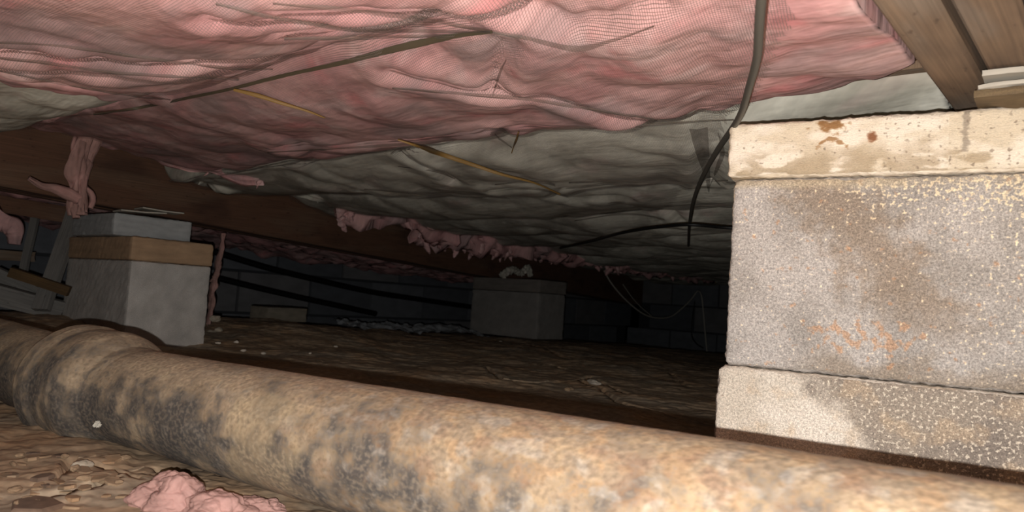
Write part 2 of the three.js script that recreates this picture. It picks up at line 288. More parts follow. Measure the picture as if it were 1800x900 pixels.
// ---------------------------------------------------------------- insulation
// folds of the netting, in photo pixels with their width there; each presses a crease into the wool
const folds = [
  [[[165, 198, 3], [240, 188, 5], [330, 170, 6], [420, 150, 6], [500, 130, 6], [600, 108, 8], [690, 84, 13], [760, 68, 13], [820, 56, 8], [866, 50, 3]], 1],
  [[[0, 70, 5], [100, 76, 5], [280, 101, 5], [400, 116, 4], [480, 118, 2]], 0.6], [[[0, 97, 5], [90, 108, 6], [200, 124, 5], [330, 131, 4], [420, 136, 2]], 0.6],
  [[[0, 120, 4], [80, 138, 4], [200, 160, 3], [300, 172, 2]], 0.5], [[[380, 0, 8], [480, 25, 8], [600, 46, 9], [740, 51, 8], [860, 51, 3]], 0.6], [[[480, 0, 9], [600, 12, 12], [720, 26, 12], [800, 40, 8], [862, 50, 3]], 0.8],
  [[[500, 62, 3], [620, 62, 6], [740, 60, 5], [850, 52, 2]], 0.6], [[[860, 50, 3], [930, 64, 10], [1010, 82, 16], [1080, 66, 10], [1150, 40, 3]], 0.5],
  [[[470, 265, 3], [600, 258, 6], [740, 248, 8], [860, 232, 9], [1000, 222, 6], [1140, 216, 4], [1290, 206, 3]], 0.9], [[[690, 150, 3], [800, 160, 7], [930, 172, 8], [1050, 190, 6], [1150, 205, 2]], 0.5],
  [[[890, 100, 3], [878, 128, 5], [866, 165, 3]], 0.5], [[[1228, 222, 26], [1234, 260, 20], [1242, 300, 10], [1246, 335, 2]], 0.7], [[[1262, 230, 3], [1270, 262, 9], [1262, 290, 9], [1248, 325, 3]], 0.8],
  [[[870, 232, 2], [884, 246, 5], [900, 256, 2]], 0.8], [[[640, 330, 3], [760, 340, 6], [880, 345, 7], [1000, 358, 6], [1100, 352, 3]], 0.8], [[[1000, 318, 3], [1090, 316, 6], [1200, 320, 6], [1280, 314, 3]], 0.8],
  [[[870, 322, 3], [920, 318, 8], [960, 320, 8], [990, 338, 2]], 0.9], [[[700, 290, 2], [770, 300, 4], [800, 312, 2]], 0.6], [[[1010, 386, 3], [1110, 375, 5], [1200, 392, 5]], 0.8]
];
const creases = folds.map(([l], q) => { const P = l.map(([x, y]) => { const p = atH(x, y, 0.232); return [p.x, -p.z]; }); const gs = P.map(p => p[0]), cs = P.map(p => p[1]); return { P, q, g0: Math.min(...gs) - 0.05, g1: Math.max(...gs) + 0.05, c0: Math.min(...cs) - 0.05, c1: Math.max(...cs) + 0.05 }; });
function creaseAt(g, c) {
  let h = 0;
  for (const k of creases) {
    if (!k.q || g < k.g0 || g > k.g1 || c < k.c0 || c > k.c1) continue;
    let d = 1; const P = k.P;
    for (let i = 1; i < P.length; i++) { const dx = P[i][0] - P[i - 1][0], dy = P[i][1] - P[i - 1][1], t = clamp(((g - P[i - 1][0]) * dx + (c - P[i - 1][1]) * dy) / (dx * dx + dy * dy)), e = Math.hypot(g - P[i - 1][0] - dx * t, c - P[i - 1][1] - dy * t); if (e < d) d = e; }
    h += 0.010 * Math.exp(-d * d / 0.00011) - 0.004 * Math.exp(-((d - 0.03) ** 2) / 0.0003);
  }
  return h;
}
const seams = [0.06, 0.465, 0.855, 1.25, 1.65, 2.05, 2.45, 2.85, 3.25, 3.65, 4.05, 4.45, 4.85];
const farH = g => table([[0, 0.25], [0.46, 0.252], [0.5, 0.3], [0.6, 0.315], [0.74, 0.295], [0.87, 0.232], [0.9, 0.26], [1.2, 0.272], [1.45, 0.268], [1.8, 0.262], [2.2, 0.25], [3, 0.235], [5, 0.215]], g);
function battH(g, c, k, loose = 1) {                               // underside of the batt in bay k
  const a = seams[k], b = seams[k + 1], t = clamp((g - a) / (b - a)), cf = FG(g), s = clamp((c - 0.15) / (cf - 0.15));
  let h = mix(0.252, farH(g), sstep(0.35, 1.05, s) * 0.9 + 0.1 * s);
  const sag = Math.pow(4 * t * (1 - t) + 1e-6, 0.38);
  h += 0.045 * (1 - sag) - 0.03 * sag * (0.7 + 0.3 * Math.sin(Math.PI * s)) * (1 + 0.6 * N3(k * 3.1, c * 2.4, 1));
  const wx = g + 0.06 * N3(g * 4, c * 4, 5 + k), wc = c + 0.06 * N3(g * 4 + 9, c * 4, 2 + k), an = fbm3(wx * 5, wc * 3.4, k * 1.7, 2), puff = Math.abs(N3(wx * 7, wc * 6, 8 + k)), puff2 = Math.abs(N3(wx * 15, wc * 11, 3 + k));
  h += loose * (0.016 * an - 0.016 * (puff - 0.25) - (k > 1 ? 0.003 : 0.006) * (puff2 - 0.25) + (k > 1 ? 0.0012 : 0.0022) * fbm3(g * 38, c * 26, 4, 2)) + creaseAt(g, c);
  return h;
}
function battGeo(k, { c0 = 0.155, c1 = null, nG = 70, nC = 200, gL = null, gR = null, edge = 0.02, offs = 0, hfn = battH } = {}) {
  const pos = [], uv = [], idx = [], A = seams[k] + 0.004, B = seams[k + 1] - 0.004, row = nG + 1 + 2;
  for (let j = 0; j <= nC; j++) for (let i = -1; i <= nG + 1; i++) {
    const t = clamp(i / nG), v = j / nC, gm = (A + B) / 2;
    const cA = c0 + 0.0 * edge, cB0 = c1 === null ? FG(mix(A, B, t)) - 0.004 : c1;
    const cB = cB0 - edge * (0.5 + fbm3(mix(A, B, t) * 18, k * 3 + 1.3, 2, 3));
    let c = mix(cA, cB, v);
    const L = gL ? gL(c) : A, R = gR ? gR(c) : B, g = mix(L, R, t);
    let h = hfn(g, c, k) + offs;
    const endUp = Math.max(0, (v - 0.97) / 0.03); h += 0.03 * endUp * endUp;
    if (i < 0 || i > nG) h = SUB - 0.004;
    pos.push(g, h + LENS_Y, -c); uv.push(g / 0.55 + k * 0.13, c / 0.55 + h * 2);
  }
  for (let j = 0; j < nC; j++) for (let i = 0; i < row - 1; i++) { const a = j * row + i, b = a + row; idx.push(a, a + 1, b, b, a + 1, b + 1); }
  for (const j of [0, nC]) { const st = pos.length / 3; for (let i = 0; i < row; i++) { const q = (j * row + i) * 3; pos.push(pos[q], SUB - 0.004 + LENS_Y, pos[q + 2]); uv.push(uv[(j * row + i) * 2], uv[(j * row + i) * 2 + 1] + 0.3); } for (let i = 0; i < row - 1; i++) { const a = j * row + i, b = st + i; j ? idx.push(a, a + 1, b, b, a + 1, b + 1) : idx.push(a + 1, a, b, a + 1, b, b + 1); } }
  const g = new THREE.BufferGeometry(); g.setAttribute('position', new THREE.Float32BufferAttribute(pos, 3)); g.setAttribute('uv', new THREE.Float32BufferAttribute(uv, 2)); g.setIndex(idx); g.computeVertexNormals(); return g;
}
const tagBatt = (o, label, group) => tag(o, label, 'insulation', group);
const kB = 1, gRB = c => Math.min(seams[2] + 0.012, 0.735 + 0.9 * Math.max(0, c - 0.155) + 0.01 * N3(c * 30, 1, 1));
tagBatt(mesh('insulation_batt', battGeo(0, { c1: 1.13, nC: 220, nG: 90, edge: 0.05, offs: -0.004 }), M.pink), 'pink fibreglass batt in the first bay, its near end against the plank girder');
tagBatt(mesh('insulation_batt', battGeo(0, { c0: 1.04, offs: 0.004, nC: 90 }), M.grey), 'short pale grey batt filling the bay end left of the hanging pink shred');
tagBatt(mesh('insulation_batt', battGeo(kB, { nC: 260, nG: 90, gR: gRB, edge: 0.06, c1: 1.83 }), M.pink), 'big sagging pink fibreglass batt crossed by the dark cable');
for (let k = 2; k < seams.length - 1; k++) tagBatt(mesh('insulation_batt', battGeo(k, { nC: k < 5 ? 180 : 110, nG: k < 5 ? 60 : 36, edge: 0.05 }), M.grey), `${['first', 'second', 'third', 'fourth', 'fifth', 'sixth', 'seventh', 'eighth', 'ninth', 'tenth'][k - 2]} dusty grey-white batt beyond the big pink one`, 'grey batts in the bays');
// the bay beyond the far girder
{
  const pos = [];
  for (let k = 0; k < 8; k++) {
    const g0 = 0.15 + k * 0.55, g1 = g0 + 0.545, nG = 26, nC = 50, P = [], U = [], I = [], row = nG + 3;
    for (let j = 0; j <= nC; j++) for (let i = -1; i <= nG + 1; i++) { const t = clamp(i / nG), g = mix(g0, g1, t), c = mix(FG(g) + 0.13, C1 - 0.03, j / nC); let h = Math.max(FGh(g) + 0.02, 0.11) + 0.02 * (1 - Math.pow(4 * t * (1 - t) + 1e-6, 0.5)) + 0.05 * fbm3(g * 9, c * 7, 31, 4) - 0.02 * Math.abs(N3(g * 14, c * 9, 3)); if (i < 0 || i > nG) h = SUB - 0.004; P.push(g, h + LENS_Y, -c); U.push(g / 0.55, c / 0.55); }
    for (let j = 0; j < nC; j++) for (let i = 0; i < row - 1; i++) { const a = j * row + i, b = a + row; I.push(a, a + 1, b, b, a + 1, b + 1); }
    const g = new THREE.BufferGeometry(); g.setAttribute('position', new THREE.Float32BufferAttribute(P, 3)); g.setAttribute('uv', new THREE.Float32BufferAttribute(U, 2)); g.setIndex(I); g.computeVertexNormals();
    tagBatt(mesh('insulation_batt', g, M.pink), 'shadowy pink batt hanging low behind the far girder', 'batts behind the far girder');
  }
}

let globalHit;
// netting that holds the batts up
const cellAlpha = texture(32, 32, (u, v) => { const a = 0.5 - Math.abs(u - 0.5), b = 0.5 - Math.abs(v - 0.5); return Math.min(a, b) < 0.075 ? 1 : 0; }, false);
M.net = std({ color: new THREE.Color(0x7a706c), roughness: 0.33, alphaMap: cellAlpha, transparent: true, side: THREE.DoubleSide });
M.netFold = std({ color: new THREE.Color(0x574f48), roughness: 0.6, opacity: 0.4, transparent: true, side: THREE.DoubleSide });
M.netRoll = std({ color: new THREE.Color(0x4a4332), roughness: 0.7, opacity: 0.88, transparent: true, side: THREE.DoubleSide });
const bayOf = g => { for (let k = 0; k < seams.length - 1; k++) if (g < seams[k + 1]) return k; return seams.length - 2; };
function netH(g, c) { let m = 9; for (const d of [-0.012, 0, 0.012]) { const q = clamp(g + d, 0.07, 4.8), k = bayOf(q); let h = battH(q, c, k) + Math.abs(d) * 0.25; if (h < m) m = h; } return m - 0.0035 - (bayOf(g) === 0 ? 0.004 : 0); }
const CELL = 0.0024;
{
  const gs = range(0.08, 0.009, 1.3, 0.016, 2.6), cs = range(0.2, 0.01, 1.0, 0.014, 1.86), pos = [], uv = [], idx = [];
  for (const c0 of cs) for (const g of gs) { const c = mix(0.2, g < 0.86 ? 1.72 : FG(g) - 0.06, (c0 - 0.2) / 1.66); pos.push(g, netH(g, c) + LENS_Y, -c); const tw = 0.02 * N3(g * 3, c * 3, 2); uv.push((g + tw) / CELL, (c - 0.25 * g + tw) / CELL); }
  for (let j = 0; j < cs.length - 1; j++) for (let i = 0; i < gs.length - 1; i++) { const a = j * gs.length + i, b = a + gs.length; const g = gs[i], c = cs[j]; if (c < 0.2 + 0.6 * (g - 0.55)) continue; if (c > 1.02 && g < 0.46) continue; idx.push(a, a + 1, b, b, a + 1, b + 1); }
  const geo = new THREE.BufferGeometry(); geo.setAttribute('position', new THREE.Float32BufferAttribute(pos, 3)); geo.setAttribute('uv', new THREE.Float32BufferAttribute(uv, 2)); geo.setIndex(idx); geo.computeVertexNormals();
  const net = tag(mesh('support_netting', geo, M.net), 'fine dark plastic netting stretched under the insulation batts', 'netting');
  // folds and bunched strips of the same netting
  const hit = (px, py) => { let h = 0.23, p; for (let i = 0; i < 12; i++) { p = atH(px, py, h); h = mix(h, netH(clamp(p.x, 0.08, 4.7), -p.z), 0.6); } return p; };
  globalHit = hit;
  folds.forEach(([l], q) => {
    const P = l.map(([x, y, w]) => { const p = hit(x, y); p.y -= 0.002; return [p, w * p.distanceTo(camera.position) / FOCAL]; });
    const cu = new THREE.CatmullRomCurve3(P.map(a => a[0])), n = 40, pos = [], uv = [], idx = [];
    for (let i = 0; i <= n; i++) {
      const t = i / n, c = cu.getPoint(t), s = t * (P.length - 1), a = Math.min(P.length - 2, Math.floor(s)), w = mix(P[a][1], P[a + 1][1], s - a) * (q === 11 ? 1 : q ? 0.75 * Math.pow(Math.sin(Math.PI * mix(0.02, 0.98, t)), 0.6) * 1 : 0.75 + 0.4 * N3(t * 14, 2, 5)), T = cu.getTangent(t);
      const side = T.clone().cross(c.clone().sub(camera.position)).normalize();
      // a fold leans: half lies on the sheet, half stands off it
      const S = new THREE.Vector3(-T.z, 0, T.x).normalize(); if (S.dot(side) < 0) S.negate(); const D = S.multiplyScalar(0.8).addScaledVector(side, 0.8).normalize();
      for (const k of [-0.5, 0, 0.5]) { const v = c.clone().addScaledVector(D, w * 1.15 * k); v.y += (k ? 0 : -0.002) + 0.0012 * N3(c.x * 40, k * 5, q); pos.push(v.x, v.y, v.z); uv.push(v.x / CELL, v.z / CELL + k * w / CELL); }
    }
    for (let i = 0; i < n; i++) for (let k = 0; k < 2; k++) { const a = i * 3 + k, b = a + 3; idx.push(a, a + 1, b, b, a + 1, b + 1); }
    const gg = new THREE.BufferGeometry(); gg.setAttribute('position', new THREE.Float32BufferAttribute(pos, 3)); gg.setAttribute('uv', new THREE.Float32BufferAttribute(uv, 2)); gg.setIndex(idx); gg.computeVertexNormals();
    mesh('netting_fold', gg, q ? M.netFold : M.netRoll, net);
  });
}

const onCeil = (px, py, drop = 0.006) => { const p = globalHit(px, py); p.y -= drop; return p; };

// ---------------------------------------------------------------- piers
const BL = 0.394, BW = 0.194;
function pier(label, pos, turn) { const o = thing('concrete_pier', label, 'pier', pos); o.rotation.y = turn; return o; }
function put(name, parent, w, h, d, x, y, z, mat, seg, seed, label, turn = 0) { const m = mesh(name, blockGeo(w, h, d, seg, 0.004, 0.0012, seed), mat, parent); m.position.set(x, y, z); m.rotation.y = turn; if (label) m.userData.label = label; return m; }
{ // the large pier close by: local x into the pier, local z along its wide face
  const capMap = texture(1024, 256, (u, v) => {
    const x = u * 0.4, y = v * 0.057, m = pf(u, v, 8, 2, 601, 5), s = speck(u, v, 2, 611), pit = sstep(0.2, 0.42, pf(u, v, 90, 14, 621, 2)) * sstep(-0.25, 0.2, pf(u, v, 10, 3, 627, 3) + (x > 0.14 ? 0.15 : -0.12));
    let c = mix3([236, 224, 206], [216, 201, 177], sstep(-0.2, 0.25, m + (x > 0.2 ? 0.12 : 0)));
    const low = sstep(0.034, 0.010, y + 0.016 * pf(u, v, 14, 3, 633, 4)) * sstep(-0.12, 0.12, pf(u, v, 12, 4, 641, 4) + (x > 0.06 && x < 0.2 ? 0.14 : -0.04)); c = mix3(c, [158, 138, 110], 0.6 * low);
    c = mix3(c, [130, 114, 98], 0.7 * pit);
    const d1 = Math.hypot((x - 0.1) / 0.018, (y - 0.05) / 0.0085) + 1.3 * pf(u, v, 40, 8, 651, 4), d2 = Math.hypot((x - 0.137) / 0.0055, (y - 0.036) / 0.006) + 0.7 * pf(u, v, 40, 10, 655, 3), d3 = Math.hypot((x - 0.1) / 0.016, (y - 0.031 - 0.005 * Math.cos((x - 0.1) * 160)) / 0.0032) + 1.1 * pf(u, v, 60, 12, 659, 3), d4 = Math.abs(x - 0.213 - 0.003 * pf(u, v, 4, 5, 663, 3)) / 0.0035 + 1.2 * pf(u, v, 50, 12, 667, 3) + (y < 0.018 ? 1 : 0);
    c = mix3(c, [128, 84, 40], 0.8 * sstep(1.0, 0.35, d1)); c = mix3(c, [124, 74, 44], 0.85 * sstep(1.0, 0.5, d2)); c = mix3(c, [142, 98, 54], 0.7 * sstep(1.05, 0.5, d3)); c = mix3(c, [124, 112, 100], 0.55 * sstep(1.1, 0.4, d4));
    return mul3(c, 1 + 0.12 * s);
  });
  const blockMap = texture(2048, 1024, (u, v) => {
    const x = u * BL, y = v * BW, m = pf(u, v, 6, 3, 701, 5), s1 = pn(u * 360, v * 180, 360, 180, 711), s2 = pn(u * 190, v * 95, 190, 95, 712), s3 = pn(u * 90, v * 45, 90, 45, 713), gr = 0.55 * s1 + 0.5 * s2 + 0.25 * s3;
    let c = mix3([176, 169, 163], [154, 147, 140], sstep(-0.3, 0.3, m));
    const band = Math.abs((x - 0.085) * 0.80 - (0.188 - y) * 0.60 + 0.03 * pf(u, v, 3, 2, 721, 4)) / 0.036, st = sstep(1.25, 0.1, band + 1.2 * pf(u, v, 24, 12, 725, 4)) * sstep(0.02, 0.08, y);
    c = mix3(c, [134, 116, 98], 0.6 * st);
    c = mix3(c, [140, 124, 106], 0.6 * sstep(0.03, 0.0, y + 0.04 * pf(u, v, 12, 6, 731, 4)) * sstep(0.04, 0.12, x));
    c = mix3(c, [192, 142, 104], 0.55 * sstep(0.0, 0.24, pf(u, v, 40, 20, 741, 4) - 0.28 + 0.36 * sstep(0.03, 0.0, Math.abs(y - 0.036)) * sstep(0.075, 0.02, Math.abs(x - 0.13))));
    const cream = sstep(0.1, 0.32, 0.6 * s3 + 0.35 * s2 - 0.3 + 0.34 * sstep(0.135, 0.185, y) * sstep(0.06, 0.15, x) + 0.2 * sstep(0.16, 0.3, x)); c = mix3(c, [220, 200, 166], 0.75 * cream);
    c = mix3(c, [182, 166, 140], 0.7 * sstep(0.18, 0.188, y + 0.006 * m) * (x < 0.16 ? 1 : 0.4));
    return mul3(c, 1 + 0.34 * gr);
  });
  const baseMap = texture(2048, 1024, (u, v) => {
    const x = u * BL, y = v * BW, m = pf(u, v, 6, 3, 801, 5), s1 = pn(u * 360, v * 180, 360, 180, 811), s2 = pn(u * 170, v * 85, 170, 85, 812), pit = sstep(0.26, 0.5, pf(u, v, 130, 65, 815, 2));
    const dark = sstep(0.115, 0.165, x + 0.05 * pf(u, v, 14, 7, 821, 5) + 0.06 * sstep(0.15, 0.185, y));
    let c = mix3([216, 206, 193], [198, 187, 172], sstep(-0.2, 0.3, m)); c = mix3(c, mix3([138, 126, 113], [116, 106, 98], sstep(-0.2, 0.3, m)), 0.85 * dark);
    const agg = sstep(0.2, 0.4, pn(u * 130, v * 65, 130, 65, 831) * 0.8 + 0.5 * s1 * 0.6) * dark; c = mix3(c, [212, 200, 182], 0.85 * agg);
    c = mix3(c, [128, 112, 98], 0.6 * pit * (1 - dark)); c = mix3(c, [190, 164, 134], 0.4 * sstep(0.05, 0.35, pf(u, v, 14, 7, 841, 4)));
    return mul3(c, 1 + 0.2 * s1 + 0.14 * s2);
  });
  const T0 = 0.2026, J1 = 0.1442, J2 = J1 - 0.194;
  const o = pier('large pale concrete block pier with rust-stained cap, under the plank girder', W(0.73, 0.3255, J2 - 0.194), 0.167);
  const y0 = 0.194;                                                // local y of the lower joint
  const cm0 = cmat(capMap);
  put('cap_block', o, 0.2, 0.057, BL + 0.006, 0.097, y0 + 0.194 + 0.029, BL / 2, cm0, 0.0035, 3, 'cream cap block with brown rust stains');
  put('block', o, BW, 0.193, BL, 0.099, y0 + 0.097, BL / 2 + 0.003, cmat(blockMap), 0.0035, 7, 'grey speckled block with a diagonal brown stain');
  put('base_block', o, BW, 0.194, BL, 0.097, 0.0964, BL / 2 - 0.004, cmat(baseMap), 0.0035, 9, 'base block, whitish at one end and dark with pale gravel at the other');
  // shims between cap and girder
  const q = new THREE.Vector3();
  const shim = (label, mat, c0, c1, h, t, dg) => { const g = blockGeo(0.12, t, c1 - c0, 0.01, 0.0008, 0.0006, h * 900); const m = mesh('wooden_shim', g, mat); m.position.copy(W(0.8 + dg, (c0 + c1) / 2, h + t / 2)); m.rotation.y = 0.05; tag(m, label, 'shim', 'shims on the large pier'); };
  shim('tan wooden shim lying directly on the large pier cap', M.shimTan, -0.03, 0.112, 0.2035, 0.0075, -0.002);
  shim('pale wooden shim in the middle of the shim stack on the large pier', M.shimPale, -0.03, 0.11, 0.2115, 0.0045, -0.004);
  shim('pale ragged shim tight under the plank girder', M.shimPale, -0.03, 0.106, 0.2215, 0.006, -0.004);
}
{ // pier on the left with the brown cap
  const o = pier('grey concrete block pier with brown cap block behind the pipe joint', W(0.737, 1.7715, 0.0362 - 0.205), 0);
  const gm = (b, s) => cmat(concrete(b, s), { bumpScale: 0.0004 });
  const warm = gm([186, 181, 175], 901), cool = gm([176, 178, 178], 911), brown = gm([172, 142, 112], 921), top = gm([164, 166, 166], 931);
  put('block', o, BW, 0.205, BL, BW / 2, 0.1025, -BL / 2, warm, 0.006, 21);
  put('cap_block', o, 0.2, 0.056, BL + 0.005, 0.1 - 0.004, 0.205 + 0.0285, -BL / 2 - 0.001, brown, 0.006, 23, 'brown stained cap block');
  put('top_cap_block', o, 0.19, 0.054, 0.26, 0.1 - 0.025, 0.262 + 0.0275, -0.2, top, 0.006, 25, 'smaller grey cap block set back on top');
  const sh = (label, a, b, w) => { const g = boxBetween(a, b, w, 0.003, UPV); tag(mesh('wooden_shim', g, M.shimPale), label, 'shim', 'shims on the brown-capped pier'); };
  sh('thin white shim slipped between grey cap and far girder', atC(206, 370, 1.84), atC(286, 376, 1.84), 0.05);
  sh('upper thin white shim tight under the far girder', atC(244, 366, 1.83), atC(316, 376, 1.83), 0.05);
}
{ // pier in the middle distance
  const o = pier('squat grey concrete block pier in the dim middle distance', W(2.5024, 1.9493, 0.046 - 0.2), 0);
  const a = cmat(concrete([128, 125, 121], 951), { bumpScale: 0.0004 }), b = cmat(concrete([118, 112, 106], 961));
  put('block', o, BW, 0.2, BL, BW / 2, 0.1, -BL / 2, a, 0.008, 31);
  put('cap_block', o, 0.2, 0.057, BL, 0.1 - 0.001, 0.2 + 0.029, -BL / 2 + 0.001, b, 0.008, 33);
}

// ---------------------------------------------------------------- drain pipe
{
  const AX = c => c < 1.1 ? [mix(0.481, 0.404, c + 0.05), mix(-0.1337, -0.1458, c + 0.05)] : [0.3925 - 0.02 * (c - 1.1), -0.1477 + 0.02 * (c - 1.1)];
  const LEN = 1.75;                                                // metres of pipe that the map covers, from c = -0.35
  const pipeMap = texture(2048, 512, (u, v) => {
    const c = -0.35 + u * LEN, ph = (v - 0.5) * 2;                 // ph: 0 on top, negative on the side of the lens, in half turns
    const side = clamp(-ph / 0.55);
    const uu = u + 0.012 * pf(u, v, 14, 5, 1003, 3), vv = v + 0.05 * pf(u, v, 16, 5, 1007, 3), streak = pf(uu, vv, 90, 16, 1001, 4), blot = pf(u, v, 20, 6, 1011, 5), fine = pf(u, v, 340, 90, 1021, 3), mid = pf(uu, vv, 90, 28, 1031, 4);
    const near = sstep(0.8, 0.3, c);
    let tan = mix3([168, 150, 126], [140, 124, 103], sstep(-0.25, 0.25, blot)); tan = mix3(tan, [184, 166, 138], 0.6 * sstep(0.0, 0.3, mid));
    tan = mix3(tan, mix3([132, 116, 97], [150, 130, 104], sstep(-0.2, 0.25, mid)), 0.9 * near);  // tan painted darker toward the lens end, offsetting the strong close flash
    tan = mix3(tan, [150, 121, 90], 0.55 * near * sstep(0.0, 0.25, pf(uu, vv, 80, 24, 1041, 4))); tan = mix3(tan, [116, 88, 72], 0.4 * near * sstep(0.05, 0.3, pf(u, v, 40, 12, 1051, 4)));
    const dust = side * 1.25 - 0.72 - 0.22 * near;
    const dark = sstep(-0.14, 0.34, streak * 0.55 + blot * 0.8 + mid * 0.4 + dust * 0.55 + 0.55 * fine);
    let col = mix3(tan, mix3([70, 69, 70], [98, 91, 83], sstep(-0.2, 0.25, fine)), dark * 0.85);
    const gy = sstep(0.08, 0.3, pf(uu, vv, 64, 18, 1061, 4)); col = mix3(col, [158, 154, 147], 0.4 * gy * (0.3 + 0.7 * near));
    const patch = sstep(0.0, 0.006, 0.655 - c) * sstep(0.075, 0.03, Math.abs(c - 0.615) + 0.09 * pf(u, v, 50, 12, 1071, 4)) * sstep(0.40, 0.52, side + 0.3 * blot);
    col = mix3(col, [172, 154, 124], 0.55 * patch);
    return mul3(col, 1 + 0.34 * fine);
  }, true);
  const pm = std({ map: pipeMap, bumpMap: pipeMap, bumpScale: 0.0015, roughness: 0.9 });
  const tube = (c0, c1, rad, n = 220, m = 96, seed = 0) => {
    const pos = [], uv = [], idx = [];
    for (let i = 0; i <= n; i++) {
      const c = mix(c0, c1, i / n), [g, h] = AX(c);
      for (let j = 0; j <= m; j++) {
        const a = (j / m - 0.5) * Math.PI * 2, x = Math.sin(a), y = Math.cos(a), ja = j === m ? -Math.PI : a;
        const r = rad(c) + 0.0007 * fbm3(c * 60 + seed, Math.cos(ja) * 4, Math.sin(ja) * 4, 3) + 0.0006 * N3(c * 14, Math.cos(ja) * 1.5, Math.sin(ja) * 1.5);
        pos.push(g + x * r, h + y * r + LENS_Y, -c); uv.push((c + 0.35) / LEN, j / m);
      }
    }
    for (let i = 0; i < n; i++) for (let j = 0; j < m; j++) { const a = i * (m + 1) + j, b = a + m + 1; idx.push(a, b, a + 1, b, b + 1, a + 1); }
    const g = new THREE.BufferGeometry(); g.setAttribute('position', new THREE.Float32BufferAttribute(pos, 3)); g.setAttribute('uv', new THREE.Float32BufferAttribute(uv, 2)); g.setIndex(idx); g.computeVertexNormals(); return g;
  };
  const o = thing('drain_pipe', 'rusty dust-caked cast iron drain pipe lying across the foreground', 'pipe');
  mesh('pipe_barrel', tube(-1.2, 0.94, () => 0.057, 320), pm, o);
  const hubR = c => table([[0.91, 0.0565], [0.935, 0.0595], [0.955, 0.067], [0.972, 0.0725], [0.985, 0.0745], [1.03, 0.075], [1.045, 0.078], [1.066, 0.0785], [1.074, 0.076], [1.077, 0.068]], c);
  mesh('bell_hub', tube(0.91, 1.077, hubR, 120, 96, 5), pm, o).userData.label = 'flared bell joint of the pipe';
  mesh('lead_joint', tube(1.05, 1.095, c => table([[1.05, 0.07], [1.074, 0.0685], [1.095, 0.058]], c), 20, 64, 7), std({ color: new THREE.Color(0x7c6f62), roughness: 0.7 }), o).userData.label = 'grey packed collar in the bell';
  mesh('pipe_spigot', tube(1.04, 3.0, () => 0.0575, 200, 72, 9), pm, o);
}

// ---------------------------------------------------------------- cables, wires, sticks
const tubeAlong = (pts, r, seg = 80, rad = 10) => new THREE.TubeGeometry(new THREE.CatmullRomCurve3(pts), seg, r, rad, false);
{
  const pts = [[1345, -60], [1338, 0], [1334, 55], [1331, 100], [1318, 150], [1300, 205], [1262, 263], [1238, 305], [1220, 350], [1212, 395], [1210, 432]].map(([x, y], i) => atH(x, y, 0.198 + 0.0005 * i));
  tag(mesh('electric_cable', tubeAlong(pts, 0.0034, 120, 12), M.cable), 'grey-black sheathed cable slung below the pink batt past the large pier', 'cable');
  const p2 = [[985, 436], [1040, 424], [1100, 408], [1160, 399], [1215, 395], [1275, 400], [1330, 402]].map(([x, y]) => atH(x, y, 0.19));
  tag(mesh('electric_cable', tubeAlong(p2, 0.0036), M.black), 'thin black cable crossing under the far grey batts', 'cable');
}
const stick = (label, l) => { const P = l.map(([x, y, w, d = 0.008]) => { const p = onCeil(x, y, d); return [p, w * p.distanceTo(camera.position) / FOCAL / 2]; }); tag(mesh('support_stick', shredGeo(P.map(a => a[0]), t => { const s = t * (P.length - 1), a = Math.min(P.length - 2, Math.floor(s)); return mix(P[a][1], P[a + 1][1], s - a); }, { segs: 40, radial: 8, lump: 0.12, flat: () => 0.6 }), M.lath), label, 'stick', 'sticks holding the netting'); };
stick('thin tan stick under the netting at the first dark seam', [[412, 147, 5], [450, 156, 7], [500, 172, 6], [545, 186, 4], [572, 197, 2]]);
stick('longer tan stick from the pink batt across the grey batt', [[700, 236, 3], [728, 245, 7], [780, 264, 9], [840, 284, 8], [885, 299, 5], [935, 312, 3], [985, 334, 3]]);
stick('short tan forked stick at the edge of the pink batt', [[912, 222, 4], [908, 236, 6], [903, 250, 5], [900, 260, 3]]);
{
  const back = (pts, c) => pts.map(([x, y]) => atC(x, y, c));
  tag(mesh('water_pipe', tubeAlong(back([[330, 428], [400, 450], [470, 471], [560, 493], [650, 513], [740, 527], [830, 540], [900, 548]], 2.85), 0.0125), M.black), 'upper black plastic pipe running down along the back wall', 'pipe');
  tag(mesh('water_pipe', tubeAlong(back([[340, 478], [390, 491], [460, 508], [530, 524], [600, 539], [660, 552]], 2.75), 0.0115), M.black), 'lower black plastic pipe in front of the back wall', 'pipe');
  tag(mesh('hanging_wire', tubeAlong(back([[1062, 476], [1072, 494], [1092, 519], [1118, 543], [1138, 555], [1160, 559], [1180, 556], [1200, 541], [1216, 525], [1228, 511], [1233, 520], [1236, 545], [1240, 590], [1243, 622]], 2.3), 0.0042), M.wire), 'thin pale wire drooping in a loop beside the middle pier', 'wire');
  tag(mesh('hanging_wire', tubeAlong(back([[1095, 500], [1112, 524], [1128, 541], [1145, 555]], 2.3), 0.0022, 30), M.wire), 'short faint wire strand doubling the drooping loop', 'wire');
  tag(mesh('hanging_wire', tubeAlong(back([[1221, 530], [1217, 560], [1216, 590], [1224, 604], [1236, 612]], 2.3), 0.003, 40), M.black), 'dark blue-black wire hanging to the dirt behind the large pier', 'wire');
}

